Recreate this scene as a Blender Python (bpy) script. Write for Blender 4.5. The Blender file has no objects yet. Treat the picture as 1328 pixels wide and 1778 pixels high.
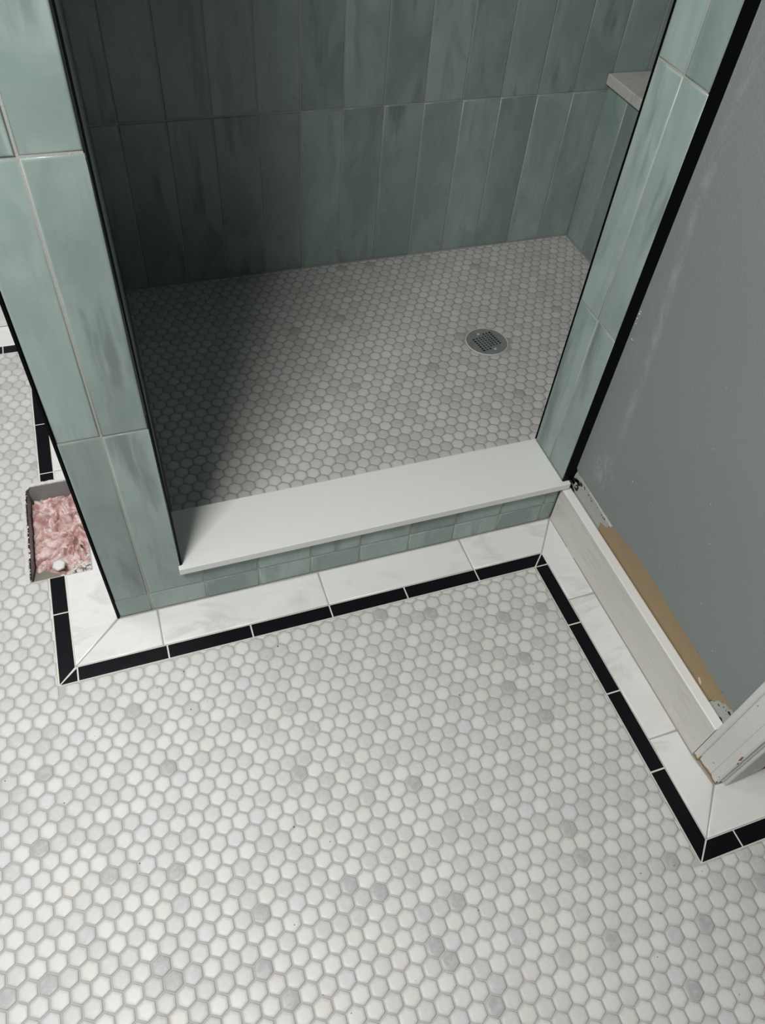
import bpy, bmesh, math, random
from mathutils import Vector, Matrix, noise

random.seed(7)
sc = bpy.context.scene
col = sc.collection

# ------------------------------------------------------------------ camera
cam_d = bpy.data.cameras.new('camera')
cam = bpy.data.objects.new('camera', cam_d); col.objects.link(cam)
CAM = Vector((0.2747991, -0.78262957, 1.33491216))
RT = Vector((0.94440127, -0.32097619, 0.07127776))
DN = Vector((-0.20430733, -0.74273113, -0.63765899))
LK = Vector((0.25761356, 0.58764339, -0.76701401))
m = Matrix((( RT.x, -DN.x, -LK.x, CAM.x), (RT.y, -DN.y, -LK.y, CAM.y), (RT.z, -DN.z, -LK.z, CAM.z), (0, 0, 0, 1)))
cam.matrix_world = m
cam_d.sensor_fit = 'HORIZONTAL'; cam_d.sensor_width = 36.0
FPX = 1309.14
cam_d.lens = 36.0 * FPX / 1328.0
cam_d.clip_start = 0.02
sc.camera = cam

# ------------------------------------------------------------------ light and exposure
sc.view_settings.view_transform = 'Standard'
sc.view_settings.look = 'None'
sc.view_settings.gamma = 1.0
sc.view_settings.use_curve_mapping = False
sc.view_settings.exposure = -0.07
world = bpy.data.worlds.new('world'); sc.world = world
world.use_nodes = True
world.node_tree.nodes['Background'].inputs[0].default_value = (0.8, 0.9, 1.0, 1)
world.node_tree.nodes['Background'].inputs[1].default_value = 0.05

def area(name, loc, target, sx, sy, power, colr):
    d = bpy.data.lights.new(name, 'AREA'); d.shape = 'RECTANGLE'; d.size = sx; d.size_y = sy
    d.energy = power; d.color = colr
    o = bpy.data.objects.new(name, d); col.objects.link(o); o.location = loc
    o.rotation_euler = (Vector(target) - Vector(loc)).to_track_quat('-Z', 'Y').to_euler()
    return o
area('ceiling_light', (-0.24, -0.66, 2.2), (0.45, 0.2, 0.1), 0.44, 0.44, 42, (1.0, 0.99, 0.965))
area('side_fill_light', (-1.25, -0.45, 1.45), (0.3, -0.2, 0.1), 0.9, 0.9, 7.5, (0.97, 0.985, 1.0))  # added fill from the left for column, jamb and grey wall; no window built
area('alcove_fill_light', (-0.45, 0.50, 2.2), (-0.1, 0.4, 0.0), 0.5, 0.5, 15, (0.96, 0.98, 1.0))  # added fill lamp brightening the floor left of the partition

# ------------------------------------------------------------------ node helpers
def mat(name):
    mt = bpy.data.materials.new(name); mt.use_nodes = True
    return mt, mt.node_tree, mt.node_tree.nodes['Principled BSDF']
def N(nt, typ, **kw):
    n = nt.nodes.new(typ)
    for k, v in kw.items():
        if k in n.inputs: 
            if hasattr(v, 'is_linked'): nt.links.new(v, n.inputs[k])
            else: n.inputs[k].default_value = v
        else: setattr(n, k, v)
    return n
def L(nt, a, b): nt.links.new(a, b)
def MA(nt, op, a, b=0.5, c=None, clamp=False):
    n = nt.nodes.new('ShaderNodeMath'); n.operation = op; n.use_clamp = clamp
    for i, v in enumerate((a, b, c)):
        if v is None: continue
        if hasattr(v, 'is_linked'): nt.links.new(v, n.inputs[i])
        else: n.inputs[i].default_value = v
    return n.outputs[0]
def MIX(nt, f, a, b):
    n = nt.nodes.new('ShaderNodeMix'); n.data_type = 'RGBA'
    for i, v in ((0, f), (6, a), (7, b)):
        if hasattr(v, 'is_linked'): nt.links.new(v, n.inputs[i])
        else: n.inputs[i].default_value = v if i == 0 else (*v, 1)[:4]
    return n.outputs[2]
def RAMP(nt, f, lo, hi, a=0.0, b=1.0):
    n = nt.nodes.new('ShaderNodeMapRange'); n.interpolation_type = 'SMOOTHSTEP'
    nt.links.new(f, n.inputs[0])
    for i, v in ((1, lo), (2, hi), (3, a), (4, b)): n.inputs[i].default_value = v
    return n.outputs[0]
def NOISE(nt, vec, scale, detail=2.0, rough=0.5, dist=0.0):
    n = nt.nodes.new('ShaderNodeTexNoise'); nt.links.new(vec, n.inputs['Vector'])
    n.inputs['Scale'].default_value = scale; n.inputs['Detail'].default_value = detail
    n.inputs['Roughness'].default_value = rough; n.inputs['Distortion'].default_value = dist
    return n.outputs[0]
def MAPV(nt, vec, scale=(1, 1, 1), rot=(0, 0, 0), off=None):
    n = nt.nodes.new('ShaderNodeMapping'); nt.links.new(vec, n.inputs[0])
    n.inputs['Scale'].default_value = scale; n.inputs['Rotation'].default_value = rot
    if off is not None: nt.links.new(off, n.inputs['Location'])
    return n.outputs[0]
def BUMP(nt, h, strength, dist, p):
    n = nt.nodes.new('ShaderNodeBump'); n.inputs['Strength'].default_value = strength
    n.inputs['Distance'].default_value = dist; nt.links.new(h, n.inputs['Height'])
    nt.links.new(n.outputs[0], p.inputs['Normal'])
def objcoord(nt): return nt.nodes.new('ShaderNodeTexCoord').outputs['Object']
def objrand(nt): return nt.nodes.new('ShaderNodeObjectInfo').outputs['Random']
def randvec(nt, r, k=37.0):
    c = nt.nodes.new('ShaderNodeCombineXYZ')
    L(nt, MA(nt, 'MULTIPLY', r, k), c.inputs[0]); L(nt, MA(nt, 'MULTIPLY', r, k * 2.7), c.inputs[1]); L(nt, MA(nt, 'MULTIPLY', r, k * 1.3), c.inputs[2])
    return c.outputs[0]
def simple(name, c, rough=0.5, metal=0.0, ns=0, nb=0.0, var=0.0, spec=0.5):
    mt, nt, p = mat(name)
    p.inputs['Roughness'].default_value = rough; p.inputs['Metallic'].default_value = metal
    p.inputs['Specular IOR Level'].default_value = spec
    if ns:
        n = NOISE(nt, objcoord(nt), ns, 4, 0.6)
        dk = tuple(x * (1 - var) for x in c); lt = tuple(min(1, x * (1 + var)) for x in c)
        L(nt, MIX(nt, n, dk, lt), p.inputs['Base Color'])
        if nb: BUMP(nt, n, nb, 0.002, p)
    else: p.inputs['Base Color'].default_value = (*c, 1)
    return mt

# ------------------------------------------------------------------ materials
def glazed():
    mt, nt, p = mat('sea_green_glaze')
    r = objrand(nt); oc = objcoord(nt); off = randvec(nt, r)
    v1 = MAPV(nt, oc, (24, 3.6, 24), (0, 0, 0), off)
    v2 = MAPV(nt, oc, (9, 5, 9), (0, 0, 0.3), off)
    v3 = MAPV(nt, oc, (70, 9, 70), (0, 0, 0), off)
    s1 = NOISE(nt, v1, 1.0, 4, 0.55, 0.25); s2 = NOISE(nt, v2, 1.0, 4, 0.55, 0.5); s3 = NOISE(nt, v3, 1.0, 3, 0.6, 0.4)
    light = (0.315, 0.405, 0.372); mid = (0.235, 0.318, 0.300); blue = (0.135, 0.192, 0.200)
    c = MIX(nt, RAMP(nt, s2, 0.35, 0.65), mid, light)
    k = MA(nt, 'MULTIPLY', RAMP(nt, s1, 0.50, 0.72), RAMP(nt, s2, 0.42, 0.62, 0.1, 1.0))
    c = MIX(nt, MA(nt, 'MULTIPLY', k, 0.75), c, blue)
    c = MIX(nt, MA(nt, 'MULTIPLY', RAMP(nt, s3, 0.55, 0.72), 0.25), c, (0.17, 0.235, 0.232))
    # each tile's own firing: a little lighter or darker
    h = nt.nodes.new('ShaderNodeHueSaturation'); L(nt, c, h.inputs['Color'])
    L(nt, RAMP(nt, r, 0.0, 1.0, 0.84, 1.12), h.inputs['Value']); h.inputs['Saturation'].default_value = 0.84
    L(nt, h.outputs[0], p.inputs['Base Color'])
    L(nt, RAMP(nt, s2, 0.3, 0.7, 0.24, 0.36), p.inputs['Roughness'])
    n = NOISE(nt, MAPV(nt, oc, (1, 0.6, 1), (0, 0, 0), off), 14, 2, 0.5)
    BUMP(nt, n, 0.35, 0.004, p)
    return mt
def marble(name, base, vein, amount, rough=0.28, scale=5.0, rot=0.6, stretch=(1.0, 3.2, 1.0), beige=(0.60, 0.555, 0.47)):
    mt, nt, p = mat(name)
    r = objrand(nt); oc = objcoord(nt); off = randvec(nt, r)
    v = MAPV(nt, oc, tuple(scale * s for s in stretch), (0, 0, rot), off)
    a = NOISE(nt, v, 1.0, 5, 0.62, 1.3)
    b = NOISE(nt, MAPV(nt, oc, (scale * 2.2,) * 3, (0.3, 0, 0.2), off), 1.0, 4, 0.6, 0.8)
    line = MA(nt, 'SUBTRACT', 1.0, MA(nt, 'MULTIPLY', MA(nt, 'ABSOLUTE', MA(nt, 'SUBTRACT', a, 0.5)), 16), clamp=True)
    c = MIX(nt, RAMP(nt, b, 0.3, 0.7), tuple(x * 0.95 for x in base), base)
    c = MIX(nt, MA(nt, 'MULTIPLY', RAMP(nt, a, 0.58, 0.74), amount), c, beige)
    c = MIX(nt, MA(nt, 'MULTIPLY', MA(nt, 'MULTIPLY', line, RAMP(nt, b, 0.42, 0.62)), amount), c, vein)
    L(nt, c, p.inputs['Base Color'])
    p.inputs['Roughness'].default_value = rough
    BUMP(nt, b, 0.12, 0.002, p)
    return mt
def hexmat():
    mt, nt, p = mat('honed_marble_mosaic')
    at = nt.nodes.new('ShaderNodeVertexColor'); at.layer_name = 'tint'
    pos = nt.nodes.new('ShaderNodeNewGeometry').outputs['Position']
    n1 = NOISE(nt, pos, 90, 4, 0.65, 0.6); n2 = NOISE(nt, pos, 420, 3, 0.6)
    c = MIX(nt, RAMP(nt, n1, 0.35, 0.70), at.outputs[0], (0.66, 0.67, 0.655))
    c2 = MIX(nt, 0.32, at.outputs[0], c)
    c2 = MIX(nt, RAMP(nt, n2, 0.55, 0.8, 0, 0.25), c2, (0.80, 0.81, 0.80))
    # grout film and edge shade, both painted into every tile's rim colour: alpha of the tint runs 0 (rim) to 1 (face)
    haze_shade = MA(nt, 'SUBTRACT', 1.0, at.outputs[1])
    haze_shade = MA(nt, 'MULTIPLY', haze_shade, RAMP(nt, NOISE(nt, pos, 200, 2), 0.2, 0.7, 0.62, 1.0))
    c2 = MIX(nt, MA(nt, 'MULTIPLY', haze_shade, 0.78), c2, (0.445, 0.43, 0.41))
    L(nt, c2, p.inputs['Base Color'])
    p.inputs['Roughness'].default_value = 0.42
    p.inputs['Specular IOR Level'].default_value = 0.4
    BUMP(nt, n1, 0.10, 0.001, p)
    return mt
def wallpaint():
    mt, nt, p = mat('grey_wall_paint')
    pos = nt.nodes.new('ShaderNodeNewGeometry').outputs['Position']
    sx = nt.nodes.new('ShaderNodeSeparateXYZ'); L(nt, pos, sx.inputs[0])
    y, z = sx.outputs[1], sx.outputs[2]
    n = NOISE(nt, pos, 3.0, 4, 0.6)
    base = MIX(nt, n, (0.200, 0.229, 0.221), (0.228, 0.256, 0.247))
    grain = NOISE(nt, pos, 190, 3, 0.6); broad = NOISE(nt, MAPV(nt, pos, (1, 1, 0.45)), 22, 4, 0.7, 1.2)
    # chalky rub mark running down the wall: y follows a polyline of z
    wob = MA(nt, 'MULTIPLY', MA(nt, 'SUBTRACT', NOISE(nt, pos, 9, 3, 0.6), 0.5), 0.018)
    yl = RAMP(nt, z, 0.30, 0.90, 0.036, 0.086)
    d = MA(nt, 'ABSOLUTE', MA(nt, 'ADD', MA(nt, 'SUBTRACT', y, yl), wob))
    m1 = MA(nt, 'MULTIPLY', RAMP(nt, d, 0.0, 0.016, 1, 0), RAMP(nt, broad, 0.35, 0.62))
    m1 = MA(nt, 'MULTIPLY', m1, RAMP(nt, z, 0.28, 0.42))
    # smear near the bottom corner
    dy = MA(nt, 'MULTIPLY', MA(nt, 'SUBTRACT', y, 0.040), 1.0); dz = MA(nt, 'MULTIPLY', MA(nt, 'SUBTRACT', z, 0.235), 0.75)
    dd = MA(nt, 'SQRT', MA(nt, 'ADD', MA(nt, 'MULTIPLY', dy, dy), MA(nt, 'MULTIPLY', dz, dz)))
    m2 = MA(nt, 'MULTIPLY', RAMP(nt, dd, 0.012, 0.045, 1, 0), RAMP(nt, NOISE(nt, MAPV(nt, pos, (1, 1, 0.5)), 40, 4, 0.65, 1.5), 0.45, 0.60))
    # faint veil by the shower trim
    m3 = MA(nt, 'MULTIPLY', MA(nt, 'MULTIPLY', RAMP(nt, y, 0.02, 0.12), RAMP(nt, broad, 0.45, 0.75)), 0.35)
    mk = MA(nt, 'MAXIMUM', MA(nt, 'MAXIMUM', MA(nt, 'MULTIPLY', m1, 0.55), MA(nt, 'MULTIPLY', m2, 0.5)), MA(nt, 'MULTIPLY', m3, 0.5))
    c = MIX(nt, mk, base, (0.36, 0.38, 0.37))
    sp = NOISE(nt, pos, 55, 1, 0.3)
    L(nt, c, p.inputs['Base Color']); p.inputs['Roughness'].default_value = 0.55
    BUMP(nt, grain, 0.6, 0.0012, p)
    return mt
def pinkmat():
    mt, nt, p = mat('pink_glass_wool')
    oc = objcoord(nt)
    a = NOISE(nt, oc, 38, 5, 0.65, 1.2); b = NOISE(nt, oc, 300, 3, 0.7)
    c = MIX(nt, RAMP(nt, a, 0.35, 0.68), (0.42, 0.22, 0.20), (0.70, 0.55, 0.53))
    c = MIX(nt, RAMP(nt, NOISE(nt, MAPV(nt, oc, (1, .6, 1), (0, 0, .5)), 60, 4, 0.6, 2.0), 0.54, 0.66, 0, 0.65), c, (0.80, 0.74, 0.73))
    L(nt, c, p.inputs['Base Color']); p.inputs['Roughness'].default_value = 0.85
    BUMP(nt, b, 0.4, 0.002, p)
    return mt
M = {}
M['glaze'] = glazed()
M['marble'] = marble('white_marble', (0.76, 0.76, 0.745), (0.52, 0.51, 0.48), 0.55, 0.28, 3.2, 0.6, (1.0, 2.2, 1.0), (0.63, 0.60, 0.53))
M['marble_base'] = marble('vein_cut_marble', (0.655, 0.64, 0.60), (0.50, 0.485, 0.45), 0.55, 0.3, 5.0, 0.0, (3.6, 0.3, 3.6), (0.54, 0.52, 0.47))
M['marble_dark'] = marble('soft_grey_marble', (0.68, 0.67, 0.64), (0.46, 0.355, 0.34), 0.5, 0.3)
M['quartz'] = simple('white_quartz', (0.77, 0.78, 0.755), 0.32, 0, 30, 0.02, 0.02)
M['black'] = simple('black_honed_stone', (0.0045, 0.0050, 0.0068), 0.42, 0, 60, 0.05, 0.3, 0.12)
M['profile'] = simple('matte_black_metal', (0.002, 0.002, 0.0024), 0.5, 0, 0, 0, 0, 0.08)
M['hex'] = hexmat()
M['grout'] = simple('grey_grout', (0.46, 0.44, 0.415), 0.9, 0, 300, 0.3, 0.12)
M['grout_joint'] = simple('grey_marble_joint', (0.36, 0.35, 0.33), 0.85, 0, 300, 0.2, 0.08)
M['grout_light'] = simple('pale_border_grout', (0.66, 0.635, 0.58), 0.85, 0, 300, 0.2, 0.06)
M['grout_shower'] = simple('shower_floor_grout', (0.37, 0.36, 0.335), 0.9, 0, 300, 0.3, 0.12)
M['grout_wall'] = simple('taupe_wall_grout', (0.37, 0.365, 0.345), 0.85, 0, 300, 0.3, 0.10)
M['paint'] = wallpaint()
M['paint_plain'] = simple('wall_paint', (0.20, 0.21, 0.21), 0.7, 0, 60, 0.05, 0.03)
M['ceiling'] = simple('ceiling_paint', (0.25, 0.25, 0.25), 0.8)
M['board'] = simple('grey_gypsum', (0.30, 0.30, 0.285), 0.85, 0, 80, 0.2, 0.10)
M['kraft'] = simple('brown_kraft_paper', (0.32, 0.235, 0.135), 0.8, 0, 45, 0.15, 0.10)
M['mortar'] = simple('smeared_mortar', (0.40, 0.40, 0.375), 0.85, 0, 90, 0.3, 0.14)
M['crumb'] = simple('broken_plaster', (0.60, 0.585, 0.54), 0.85, 0, 120, 0.4, 0.2)
M['void'] = simple('void_black', (0.006, 0.006, 0.006), 0.7)  # flat black painting the darkness of holes and gaps; also colours casing chips
M['white_paint'] = simple('old_white_trim_paint', (0.62, 0.62, 0.585), 0.42, 0, 70, 0.08, 0.05)
M['bare_wood'] = simple('bare_wood', (0.30, 0.19, 0.085), 0.8, 0, 60, 0.3, 0.2)
M['red_paint'] = simple('old_rust_paint', (0.22, 0.09, 0.055), 0.7, 0, 60, 0.2, 0.2)
M['steel'] = simple('brushed_steel', (0.30, 0.32, 0.315), 0.42, 0.35, 25, 0.1, 0.45)
M['steel_bright'] = simple('bright_steel', (0.62, 0.64, 0.63), 0.35, 0.3)
M['duct'] = simple('grey_duct_metal', (0.30, 0.30, 0.30), 0.55, 0.2, 25, 0.1, 0.15)
M['flap'] = simple('drab_metal_flap', (0.27, 0.255, 0.21), 0.6, 0.2, 25, 0.1, 0.12)
M['pink'] = pinkmat()

# ------------------------------------------------------------------ mesh helpers
def link(name, me, mt=None, parent=None, mw=None):
    if mt is not None and not me.materials: me.materials.append(mt)
    o = bpy.data.objects.new(name, me); col.objects.link(o)
    if parent is not None: o.parent = parent
    if mw is not None: o.matrix_local = mw
    return o
def struct(o, label=None):
    o['kind'] = 'structure'
    if label: o['label'] = label
    return o
def thing(o, label, cat, group=None):
    o['label'] = label; o['category'] = cat
    if group: o['group'] = group
    return o
def add_box(bm, a, b, mi=0):
    (x0, y0, z0), (x1, y1, z1) = a, b
    v = [bm.verts.new(p) for p in ((x0,y0,z0),(x1,y0,z0),(x1,y1,z0),(x0,y1,z0),(x0,y0,z1),(x1,y0,z1),(x1,y1,z1),(x0,y1,z1))]
    for q in ((0,3,2,1),(4,5,6,7),(0,1,5,4),(1,2,6,5),(2,3,7,6),(3,0,4,7)):
        f = bm.faces.new([v[i] for i in q]); f.material_index = mi
def finish(bm, name, smooth=False):
    me = bpy.data.meshes.new(name)
    bmesh.ops.recalc_face_normals(bm, faces=bm.faces)
    if smooth:
        for f in bm.faces: f.smooth = True
    bm.to_mesh(me); bm.free()
    return me
def boxes(name, lst, mt, parent=None, bevel=0.0):
    bm = bmesh.new()
    for a, b in lst: add_box(bm, a, b)
    if bevel:
        bmesh.ops.bevel(bm, geom=list(bm.edges), offset=bevel, segments=2, affect='EDGES', profile=0.6)
    me = finish(bm, name)
    return link(name, me, mt, parent)
def inset(poly, d):
    n = len(poly); out = []
    for i in range(n):
        p0, p1, p2 = Vector(poly[i-1]), Vector(poly[i]), Vector(poly[(i+1) % n])
        e1 = (p1 - p0).normalized(); e2 = (p2 - p1).normalized()
        n1 = Vector((-e1.y, e1.x)); n2 = Vector((-e2.y, e2.x))
        b = n1 + n2
        k = d / max(0.35, 1 + n1.dot(n2))
        out.append((p1.x + b.x * k, p1.y + b.y * k))
    return out
def area2(poly):
    return 0.5 * sum(poly[i-1][0]*poly[i][1] - poly[i][0]*poly[i-1][1] for i in range(len(poly)))
def slab_mesh(name, poly, t, r, wobble=0.0):
    """a tile: polygon (counter clockwise, seen from +z), top at z = 0, thickness t, edge radius r"""
    if area2(poly) < 0: poly = poly[::-1]
    rings = [(0, -t), (0, -r), (r*0.3, -r*0.35), (r, -r*0.04), (r*1.8, 0.0)]
    bm = bmesh.new(); prev = None; base = None
    for d, z in rings:
        pl = inset(poly, d) if d else poly
        cur = [bm.verts.new((p[0], p[1], z)) for p in pl]
        if prev:
            for i in range(len(cur)):
                j = (i + 1) % len(cur)
                f = bm.faces.new((prev[i], prev[j], cur[j], cur[i])); f.smooth = True
        else: base = cur
        prev = cur
    f = bm.faces.new(prev); f.smooth = True
    bm.faces.new(base[::-1])
    me = bpy.data.meshes.new(name); bm.to_mesh(me); bm.free()
    return me
_cache = {}
def frame_matrix(o, u, v, n): 
    return Matrix(((u[0], v[0], n[0], o[0]), (u[1], v[1], n[1], o[1]), (u[2], v[2], n[2], o[2]), (0, 0, 0, 1)))
def wall_tile(parent, O, U, V, Nn, u0, u1, v0, v1, poly=None, gap=0.0028, name='wall_tile'):
    """glazed tile on the plane O + u U + v V, face proud of it by nothing (tile face lies on the plane)"""
    cu, cv = (u0+u1)/2, (v0+v1)/2
    if poly is None:
        w, h = u1-u0-gap, v1-v0-gap
        key = (round(w, 4), round(h, 4))
        if key not in _cache:
            _cache[key] = slab_mesh('wall_tile', [(-w/2,-h/2),(w/2,-h/2),(w/2,h/2),(-w/2,h/2)], 0.007, 0.0022)
        me = _cache[key]
    else:
        me = slab_mesh('wall_tile', [(a-cu, b-cv) for a, b in inset(poly, gap/2)], 0.007, 0.0022)
    O, U, V, Nn = map(Vector, (O, U, V, Nn))
    jit = (random.random()-0.5) * 0.0006
    mw = frame_matrix(O + U*cu + V*cv + Nn*jit, U, V, Nn)
    mw = mw @ Matrix.Rotation((random.random()-0.5)*0.004, 4, 'X') @ Matrix.Rotation((random.random()-0.5)*0.006, 4, 'Y')
    return link(name, me, M['glaze'], parent, mw)
def floor_piece(parent, name, poly, mt, t=0.006, r=0.0012, gap=0.0022, z=0.0):
    if area2(poly) < 0: poly = poly[::-1]
    p = inset(poly, gap/2)
    cx = sum(a for a, b in p)/len(p); cy = sum(b for a, b in p)/len(p)
    me = slab_mesh(name, [(a-cx, b-cy) for a, b in p], t, r)
    return link(name, me, mt, parent, Matrix.Translation((cx, cy, z)))
def ragged(poly, step=0.004, amp=0.0012, seed=0, keep=()):
    """outline with torn edges; edges whose index is in keep stay straight"""
    rnd = random.Random(seed); out = []
    n = len(poly)
    for i in range(n):
        a, b = Vector(poly[i]), Vector(poly[(i+1) % n]); out.append(tuple(a))
        if i in keep: continue
        k = int((b-a).length/step)
        nn = Vector((-(b-a).y, (b-a).x)).normalized()
        for j in range(1, k):
            q = a.lerp(b, (j + rnd.uniform(-.3, .3))/k) + nn*rnd.uniform(-amp, amp)
            out.append(tuple(q))
    return out
def plate(name, poly, fr, t, mt, parent=None):
    """thin plate with the outline poly in the frame fr = (O, U, V, N), thickness t along N"""
    if area2(poly) < 0: poly = poly[::-1]
    O, U, V, Nn = map(Vector, fr)
    bm = bmesh.new()
    top = [bm.verts.new(O + U*a + V*b + Nn*t) for a, b in poly]
    bot = [bm.verts.new(O + U*a + V*b) for a, b in poly]
    bm.faces.new(top); bm.faces.new(bot[::-1])
    for i in range(len(poly)):
        j = (i+1) % len(poly); bm.faces.new((bot[i], bot[j], top[j], top[i]))
    bmesh.ops.triangulate(bm, faces=[f for f in bm.faces if len(f.verts) > 4])
    return link(name, finish(bm, name), mt, parent)
def lumps(name, pts, mt, parent, seed=1):
    """small broken crumbs at (x, y, z, radius)"""
    rnd = random.Random(seed); bm = bmesh.new()
    for x, y, z, r in pts:
        g = bmesh.ops.create_icosphere(bm, subdivisions=1, radius=r)
        s = Vector((rnd.uniform(.6, 1.4), rnd.uniform(.6, 1.4), rnd.uniform(.4, .8)))
        R = Matrix.Rotation(rnd.uniform(0, 6.28), 3, 'Z')
        for v in g['verts']:
            v.co = R @ Vector(a*b*rnd.uniform(.75, 1.2) for a, b in zip(v.co, s)) + Vector((x, y, z))
    o = link(name, finish(bm, name), mt, parent); o['kind'] = 'stuff'
    return o

# ------------------------------------------------------------------ room dimensions (metres)
W = 0.0316; A = 1.0; B = 0.6464                 # black border: width, length of the front run, length of the right run
CX0, CXJ, CX1 = 0.1215, 0.1891, 0.2623          # partition end face
YF, YB = 0.1188, 1.146                          # face of the curb / partition end; back wall of the shower
DEP = 0.137; XR = 1.0932; XG = 1.117            # curb depth, jamb face, grey wall face
ZT = 0.1302; ZS = 0.0646                        # top of threshold, shower floor
ROWS = [0.0, 0.0574, 0.4916, 0.9204, 1.349, 1.778, 2.21]
XE, YE, YDOOR = 1.096, 0.1188, -0.5366
TOPZ = 2.25; XW = 2.08; XBENCH = 1.6624
SK = -0.0135                                    # the left border runs very slightly out of square
def sk(x, y): return (x + SK*max(0.0, y), y)
HX0, HX1, HY0, HY1 = -0.040, 0.082, 0.255, 0.527  # register opening in the floor

# ------------------------------------------------------------------ floor
FX0, FX1, FY0, FY1 = -1.30, 2.2, -2.3, 1.30
bm = bmesh.new()
def fb(x0, y0, x1, y1, mi=0, zt=-0.0013): add_box(bm, (x0, y0, -0.075), (x1, y1, zt), mi)
GL = -0.0013
fb(FX0, FY0, FX1, -B, 0)                     # room side of the border
fb(FX0, -B, A, 0.0, 0)
fb(FX0, 0.0, HX0, 1.022, 0); fb(FX0, 1.022, HX0, 1.056, 1, -0.0010); fb(FX0, 1.056, HX0, FY1, 2, -0.0010)
W1 = W-.0002
fb(HX0, 0.0, -.0055, HY0, 0); fb(-.0055, 0.0, W1, HY0, 1, -0.0010); fb(W1, 0.0, HX1, W1, 1, -0.0010); fb(W1, W1, HX1, HY0, 2, -0.0010)
fb(HX0, HY1, -.0135, 1.022, 0); fb(HX0, 1.022, -.0135, 1.056, 1, -0.0010); fb(-.0135, HY1, W1-.006, 1.056, 1, -0.0010); fb(W1-.006, HY1, HX1, 1.056, 2, -0.0010); fb(HX0, 1.056, HX1, FY1, 2, -0.0010)
fb(HX1, 0.0, CX0+0.02, W1, 1, -0.0010); fb(HX1, W1, CX0+0.02, FY1, 2, -0.0010)
fb(CX0+0.02, 0.0, XG, W1, 1, -0.0010); fb(CX0+0.02, W1, XG, YF+0.02, 2, -0.0010)
fb(A, -B, A+W1, 0.0, 1, -0.0010); fb(A+W1, -B, XG+0.9, -B+W1, 1, -0.0010); fb(A+W1, -B+W1, XG+0.9, 0.0, 2, -0.0010)
fme = finish(bm, 'floor'); fme.materials.append(M['grout']); fme.materials.append(M['grout_light']); fme.materials.append(M['grout_joint'])
floor = struct(link('floor', fme))
# strip of hex grout left of the border where the opening starts
# black border pieces
def blk(poly): return floor_piece(floor, 'black_tile', poly, M['black'], 0.006, 0.0006, 0.0030)
S1, SP = 0.2033, 0.1655
blk([(0.0345, 0), (S1, 0), (S1, W), (0.0345, W)])
for k in range(4):
    x = S1 + k*SP; blk([(x, 0), (x+SP, 0), (x+SP, W), (x, W)])
blk([(0.8653, 0), (A, 0), (A+W, W), (0.8653, W)])
blk([(A, 0), (A+W, 0), (A+W, W)])
blk([(0, 0), (0.0345, 0), (0.0345, W)])
blk([(0, 0), (W, W), sk(W, 0.1616), sk(0, 0.1616)])
blk([sk(0, .1616), sk(W, .1616), sk(W, HY0), sk(0, HY0)])
blk([sk(0, HY1), sk(W, HY1), sk(W, .5585), sk(0, .5585)])
for a, b in ((.5585, .7265), (.7265, .892)): blk([sk(0, a), sk(W, a), sk(W, b), sk(0, b)])
blk([sk(0, .892), sk(W, .892), sk(W, 1.056), sk(0, 1.024)])
x = -0.0138
blk([(x, 1.0235), (x+W, 1.0555), (-0.074, 1.0555), (-0.074, 1.0235)])
for k in range(7): blk([(-0.074-k*SP, 1.0235), (-0.074-k*SP, 1.0555), (-0.074-(k+1)*SP, 1.0555), (-0.074-(k+1)*SP, 1.0235)])
t = [0, -.1556, -.3186, -.4816]
for a, b in zip(t, t[1:]): blk([(A, a), (A, b), (A+W, b), (A+W, a)])
blk([(A, -.4816), (A, -B), (A+W, -B+W), (A+W, -.4816)])
blk([(A, -B), (1.0875, -B), (1.0875, -B+W), (A+W, -B+W)])
for k in range(5):
    x = 1.0875 + k*SP; blk([(x, -B), (x+SP, -B), (x+SP, -B+W), (x, -B+W)])
# white marble border pieces
def mrb(poly, mt='marble'): return floor_piece(floor, 'marble_tile', poly, M[mt], 0.006, 0.0022, 0.0020, 0.0004)
mrb([(W, W), (.197, W), (.197, YF), (CX0, YF)])
mrb([(.197, W), (.5345, W), (.5345, YF), (.197, YF)])
mrb([(.5345, W), (.864, W), (.864, YF), (.5345, YF)])
mrb([(.864, W), (A+W, W), (XE, YF), (.864, YF)])
XL = CX0 - 0.002
mrb([(W, W), (XL, YF), (XL, .34), (HX1, .34), (HX1, HY0), sk(W, HY0)])
mrb([(HX1, .34), (XL, .34), (XL, .56), sk(W, .56), sk(W, HY1), (HX1, HY1)])
mrb([sk(W, .56), (XL, .56), (XL, .885), sk(W, .885)])
mrb([sk(W, .885), (XL, .885), (XL, 1.143), sk(W, 1.0555)])
mrb([(-0.0138+W, 1.0555), (XL, 1.143), (-.25, 1.143), (-.25, 1.0555)])
for k in range(3): mrb([(-.25-.33*k, 1.0555), (-.25-.33*k, 1.143), (-.58-.33*k, 1.143), (-.58-.33*k, 1.0555)])
mrb([(A+W, W), (A+W, -.098), (XE, -.098), (XE, YF)])
mrb([(A+W, -.098), (A+W, -.425), (XE, -.425), (XE, -.098)])
mrb([(A+W, -.425), (A+W, -B+W), (1.103, YDOOR), (XE, -.475), (XE, -.425)])
mrb([(A+W, -B+W), (1.42, -B+W), (1.42, YDOOR+.006), (1.103, YDOOR)])
for k in range(2): mrb([(1.42+.33*k, -B+W), (1.75+.33*k, -B+W), (1.75+.33*k, YDOOR+.006), (1.42+.33*k, YDOOR+.006)])

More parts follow.
